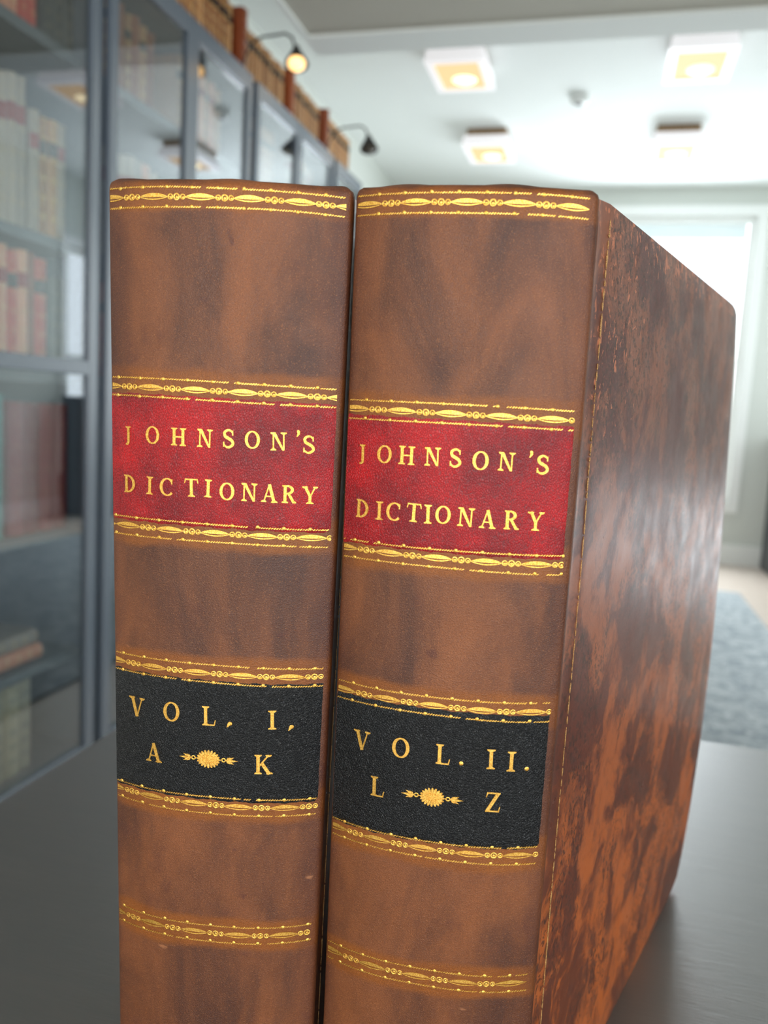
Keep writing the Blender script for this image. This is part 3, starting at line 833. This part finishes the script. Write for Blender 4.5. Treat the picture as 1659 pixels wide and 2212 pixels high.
def proto_book(mat, labmat=None):
    m = MB(); T, D, H = .04, .18, .25; n = 10; nz = 46; vs = []; fs = []
    for j in range(nz+1):
        z = H*j/nz; f = (j/nz*6) % 1.0; band_ = .0022*math.exp(-((min(f, 1-f))/.07)**2)
        for i in range(n+1):
            th = -pi/2+pi*i/n
            vs.append((-.012+(.012+band_)*cos(th), T/2*sin(th), z))
    for j in range(nz):
        for i in range(n): fs.append((j*(n+1)+i, j*(n+1)+i+1, (j+1)*(n+1)+i+1, (j+1)*(n+1)+i))
    fs.append(tuple(range(n+1))); fs.append(tuple(nz*(n+1)+i for i in range(n+1)))
    m.add(vs, fs)
    m.box(-D, -.012, -T/2, -T/2+.003, 0, H); m.box(-D, -.012, T/2-.003, T/2, 0, H)
    o = m.build('shelf_book', mat, smooth=False)
    p = MB(); p.box(-D+.005, -.014, -T/2+.003, T/2-.003, .004, H-.005); p.build('page_block', PAPER, o)
    if labmat:
        q = MB(); vs = []; 
        for z in (H*.69, H*.81):
            for i in range(7):
                th = -pi/2*.8+pi*.8*i/6; vs.append((-.012+.0142*cos(th), T/2*1.02*sin(th), z))
        q.add(vs, [(i, i+1, 8+i, 7+i) for i in range(6)]); q.build('spine_label', labmat, o)
    return o
TAN = book_mat('tan_gilt_calf', rgb(140, 88, 52), rgb(196, 142, 92), .75)
GOLDY = book_mat('gilt_cream_vellum', rgb(216, 176, 112), rgb(240, 212, 150), .8, rgb(236, 214, 140))
BROWN = book_mat('orange_brown_calf', rgb(118, 50, 16), rgb(150, 72, 26), .12)
REDB = book_mat('red_morocco', rgb(168, 36, 30), rgb(200, 66, 48), .5, rgb(214, 150, 96))
DRED = book_mat('dark_red_cloth', rgb(120, 16, 26), rgb(142, 26, 34), .22, rgb(160, 100, 70))
PINK = book_mat('rose_tan_calf', rgb(206, 128, 96), rgb(230, 160, 124), .5, rgb(226, 190, 140))
PALE = book_mat('pale_grey_vellum', rgb(140, 130, 120), rgb(186, 170, 152), .4, rgb(200, 170, 120))
TEAL = book_mat('teal_cloth', rgb(30, 104, 104), rgb(50, 134, 126), .15, rgb(120, 180, 110))
CREAM = book_mat('cream_quarter_cloth', rgb(150, 146, 128), rgb(190, 182, 150), .45, rgb(70, 92, 100), 30)
DARK = book_mat('dark_green_cloth', rgb(40, 46, 44), rgb(58, 62, 58), .3, rgb(140, 126, 90))
RLAB = plain('red_label', rgb(150, 24, 30), .5); DLAB = plain('dark_label', rgb(46, 30, 26), .5)
protos = {k: proto_book(mt, lb) for k, (mt, lb) in dict(tan=(TAN, DLAB), goldy=(GOLDY, RLAB), brown=(BROWN, None), red=(REDB, DLAB), dred=(DRED, None), pink=(PINK, RLAB),
          pale=(PALE, RLAB), teal=(TEAL, None), cream=(CREAM, None), dark=(DARK, None)).items()}
used = set()
def put_book(kind, x, y, z, t, h, label, group=None, dep=None, tilt=0.0):
    p = protos[kind]
    if kind in used: o = copy_tree(p)
    else: o = p; used.add(kind)
    o.location = (x, y, z+.0005); o.scale = ((dep or .18)/.18, t/.04, h/.25); o.rotation_euler = (tilt, 0, 0)
    for k in ('label', 'category', 'group'):
        if k in o: del o[k]
    tag(o, label, 'book', group)
    return o
def row(y0, y1, z, h, kinds, label, group, th=(.024, .036), x=XF-.045, seed=0, hv=.06, dep=.2):
    r = random.Random(seed); y = y0
    while True:
        t = r.uniform(*th)
        if y+t > y1: break
        hh = h*(1-hv*r.random())
        put_book(kinds[int(r.random()*len(kinds))], x-r.uniform(0, .008), y+t/2, z, t, hh, label, group, dep)
        y += t+.0008

# row along the top of the cases: runs of tan gilt volumes, each ended by one orange-brown volume
ends = [(3.06, 'second'), (3.54, 'third'), (4.02, 'fourth'), (4.49, 'last')]
y = 2.40; names = ['first', 'second', 'third', 'last']
browns = ['tall orange brown volume closing the nearest run of books on top of the bookcases',
          'orange brown volume between the second and third runs on top of the bookcases',
          'thin orange brown volume between the third and last runs on top of the bookcases']
starts = [2.30, 3.085, 3.60, 4.06]; stops = [2.99, 3.50, 3.97, 4.46]
for k in range(4):
    row(starts[k], stops[k], BTOP, .225 if k == 0 else .20, ['tan'], 'tan gilt volume in the %s run of books on top of the bookcases' % names[k], '%s run of tan gilt volumes on top of the bookcases' % names[k], (.034, .040), x=XF-.03, seed=20+k, hv=.03, dep=.2)
    if k < 3: put_book('brown', XF-.012, stops[k]+.045, BTOP, .06 if k == 0 else .05, .235 if k == 0 else .215, browns[k], dep=.22)

# inside the cases
b1 = [(1.11, 1.57), (1.60, 2.065)]
row(1.62, 1.91, SHELVES[0], .26, ['red', 'red', 'pink'], 'red brown volume on the top shelf of the nearest bookcase', 'red brown volumes on the top shelf of the nearest bookcase', (.03, .042), seed=1)
row(1.915, 2.05, SHELVES[0], .25, ['dark'], 'dark green volume at the right end of the nearest bookcase top shelf', 'dark green volumes at the right end of the nearest top shelf', (.04, .044), seed=2)
row(1.62, 1.86, SHELVES[1], .37, ['pale'], 'tall pale grey volume on the second shelf of the nearest bookcase', 'tall pale grey volumes on the second shelf of the nearest bookcase', (.03, .036), seed=3, hv=.04)
row(1.87, 2.04, SHELVES[1], .31, ['pale', 'tan'], 'shorter greyish tan volume at the right of the nearest second shelf', 'shorter greyish tan volumes at the right of the nearest second shelf', (.034, .044), seed=4)
lab3 = [('goldy', .045, 'cream gilt volume at the left end of the red and tan row behind glass'), ('red', .04, 'red gilt volume beside the leftmost cream one, third shelf of nearest bookcase'),
        ('goldy', .045, 'broad cream gilt spined volume on the third shelf of the nearest bookcase'), ('pink', .036, 'rose tan volume right of the broad cream gilt volume, third shelf'),
        ('red', .036, 'red volume left of the pale rose volume on the third shelf'), ('pink', .040, 'pale rose gilt volume in the middle of the third shelf of nearest bookcase'),
        ('brown', .022, 'narrow orange volume before the last red one on the third shelf'), ('red', .052, 'last red gilt volume at the right of the third shelf')]
y = 1.615
for kd, t_, lb in lab3:
    put_book(kd, XF-.045, y+t_/2, SHELVES[2], t_, .305-.01*(kd == 'red'), lb, None, .2); y += t_+.001
row(y+.012, 2.05, SHELVES[2], .27, ['dark'], 'dark volume at the shaded right end of the nearest third shelf', 'dark volumes at the right end of the nearest third shelf', (.022, .03), seed=6)
put_book('teal', XF-.04, 1.66, SHELVES[3], .07, .36, 'broad teal volume on the fourth shelf left of the dark red set', None, .22)
put_book('teal', XF-.04, 1.735, SHELVES[3], .06, .375, 'teal volume touching the dark red set on the fourth shelf', None, .22)
row(1.79, 2.05, SHELVES[3], .355, ['dred'], 'large dark red volume on the fourth shelf of the nearest bookcase', 'large dark red set on the fourth shelf of the nearest bookcase', (.058, .064), seed=7, hv=.01)
# two books lying flat
for k, (lb, kd) in enumerate([('lower of two tan volumes lying flat on the fifth shelf', 'pink'), ('upper of two tan volumes lying flat, pale top cover, on the fifth shelf', 'pale')]):
    o = put_book(kd, 0, 0, 0, .045, .28, lb, None, .22); o.location = (XF-.05, 1.92-.02*k, SHELVES[4]+.0235+.046*k); o.rotation_euler = (pi/2, 0, 0)
row(1.60, 1.93, .03, .265, ['cream'], 'ribbed cream and teal volume on the bottom shelf of the nearest bookcase', 'ribbed cream volumes on the bottom shelf of the nearest bookcase', (.055, .062), seed=8, hv=.02)
# further cases
cases = [(2.115, 2.565, 'second', 0), (2.60, 3.035, 'second', 1), (3.095, 3.545, 'third', 2), (3.58, 4.015, 'third', 3), (4.075, 4.51, 'last', 4)]
side = ['left half', 'right half', 'left half', 'right half', 'glazed door']
for y0, y1, nm, k in cases:
    row(y0+.01, y1-.08, SHELVES[0], .25, [['brown', 'tan', 'tan'], ['tan', 'pink'], ['tan'], ['tan', 'pale'], ['tan']][k], 'tan volume on the top shelf behind the %s of the %s bookcase' % (side[k], nm),
        'tan volumes on the top shelf, %s of the %s bookcase' % (side[k], nm), (.036, .046), seed=30+k)
    row(y0+.02, y1-.05, SHELVES[1], .33, ['pale', 'pale', 'pink'], 'pale volume on the second shelf behind the %s of the %s bookcase' % (side[k], nm),
        'pale volumes on the second shelf, %s of the %s bookcase' % (side[k], nm), (.036, .048), seed=40+k)
row(2.125, 2.45, SHELVES[2], .29, ['red', 'pink'], 'red volume on the third shelf of the second bookcase', 'red volumes on the third shelf of the second bookcase', (.036, .046), seed=50)
row(2.125, 2.45, SHELVES[3], .34, ['dark'], 'dark volume on the fourth shelf of the second bookcase', 'dark volumes on the fourth shelf of the second bookcase', (.036, .046), seed=51)
for k, p in protos.items():
    if k not in used: bpy.data.objects.remove(p)

# ------------------------------------------------------------------ picture lights on the bookcases
def picture_light(y, label, bulb):
    r = empty('picture_light', (XF-.006, y, BTOP)); tag(r, label, 'lamp', None)
    m = MB(); m.lathe([(0, .012), (.014, .012), (.017, 0)], (0.0, 0, 0), 16); m.build('base', STEEL, r, smooth=True)
    pts = [(0, 0, .005), (.02, -.01, .055), (.05, -.012, .098), (.085, -.012, .112), (.175, -.006, .122), (.200, 0, .108), (.212, 0, .075)]
    P = []
    for i in range(len(pts)-1):
        a, b_ = Vector(pts[i]), Vector(pts[i+1]); P += [a.lerp(b_, k/3) for k in range(3)]
    P.append(Vector(pts[-1])); m = MB(); m.tube(P, .0045, 8); m.build('arm', STEEL, r, smooth=True)
    ax = Vector((-.18, .30, 1)).normalized()
    c = Vector((.225, -.008, .010))
    m = MB(); m.lathe([(.0, .075), (.012, .074), (.016, .058), (.024, .045), (.044, .004), (.045, 0), (.042, .002), (.021, .043)], c, 24, ax); s = m.build('lamp_shade', STEEL, r, smooth=True)
    m = MB(); m.lathe([(0, -.022), (.018, -.018), (.030, -.006), (.033, .006), (.024, .022), (.012, .036), (0, .04)], c, 20, ax); m.build('bulb', bulb, r, smooth=True)
t = NT('lamp_bulb'); HOT2 = t.bsdf(rgb(255, 230, 170), .4, emis=(1.0, .58, .22, 1), estr=1.7)
picture_light(3.0, 'lit black gooseneck lamp with glowing bulb, nearer of the pair on top of the bookcases', HOT2)
picture_light(3.98, 'small black gooseneck lamp, farther of the pair on top of the bookcases', plain('unlit_bulb', rgb(70, 62, 50), .3))

# ------------------------------------------------------------------ low dark cabinet by the far right corner, with a plant
DK = plain('dark_walnut', rgb(48, 50, 56), .4)
r = empty('low_cabinet', (1.52, 6.54, 0)); tag(r, 'low dark cabinet against the far wall right of the window', 'cabinet')
m = MB(); m.box(-.20, .20, -.35, .42, 0, 1.02); m.build('body', DK, r, bevel=.004)
m = MB(); m.box(-.21, .21, -.37, .43, 1.02, 1.05); m.build('cabinet_top', DK, r, bevel=.003)
for s in (-1, 1):
    m = MB(); m.box(min(s*.01, s*.19), max(s*.01, s*.19), -.372, -.351, .08, .98); d = m.build('door', DK, r, bevel=.002)
    m = MB(); m.tube([(s*.05, -.372, .5), (s*.05, -.39, .5), (s*.05, -.39, .6), (s*.05, -.372, .6)], .005, 8); m.build('handle', STEEL, d, smooth=True)
r = empty('potted_plant', (1.44, 6.4, 1.0505)); tag(r, 'leafy green plant in a pot on the low dark cabinet', 'plant')
m = MB(); m.lathe([(0, 0), (.06, 0), (.08, .13), (.075, .13), (.07, .115), (0, .115)], (0, 0, 0), 20); m.build('pot', TRIM, r, smooth=True)
m = MB(); rr = random.Random(3)
for k in range(46):
    th = rr.random()*2*pi; el = rr.uniform(.2, 1.3); L = rr.uniform(.12, .26); d = Vector((cos(th)*cos(el), sin(th)*cos(el), sin(el))); s_ = d.cross(Vector((0, 0, 1))).normalized()
    p = Vector((0, 0, .11)); vs = []
    for i in range(6):
        f = i/5; q = p+d*L*f+Vector((0, 0, -.10*f*f*L/.2)); wv = .022*sin(pi*(f*.92+.04)); vs += [q-s_*wv, q+Vector((0, 0, -.004)), q+s_*wv]
    m.add(vs, [(3*i+j, 3*i+j+1, 3*i+4+j, 3*i+3+j) for i in range(5) for j in (0, 1)])
m.build('leaves', plain('leaf_green', rgb(70, 130, 60), .5), r, smooth=True)
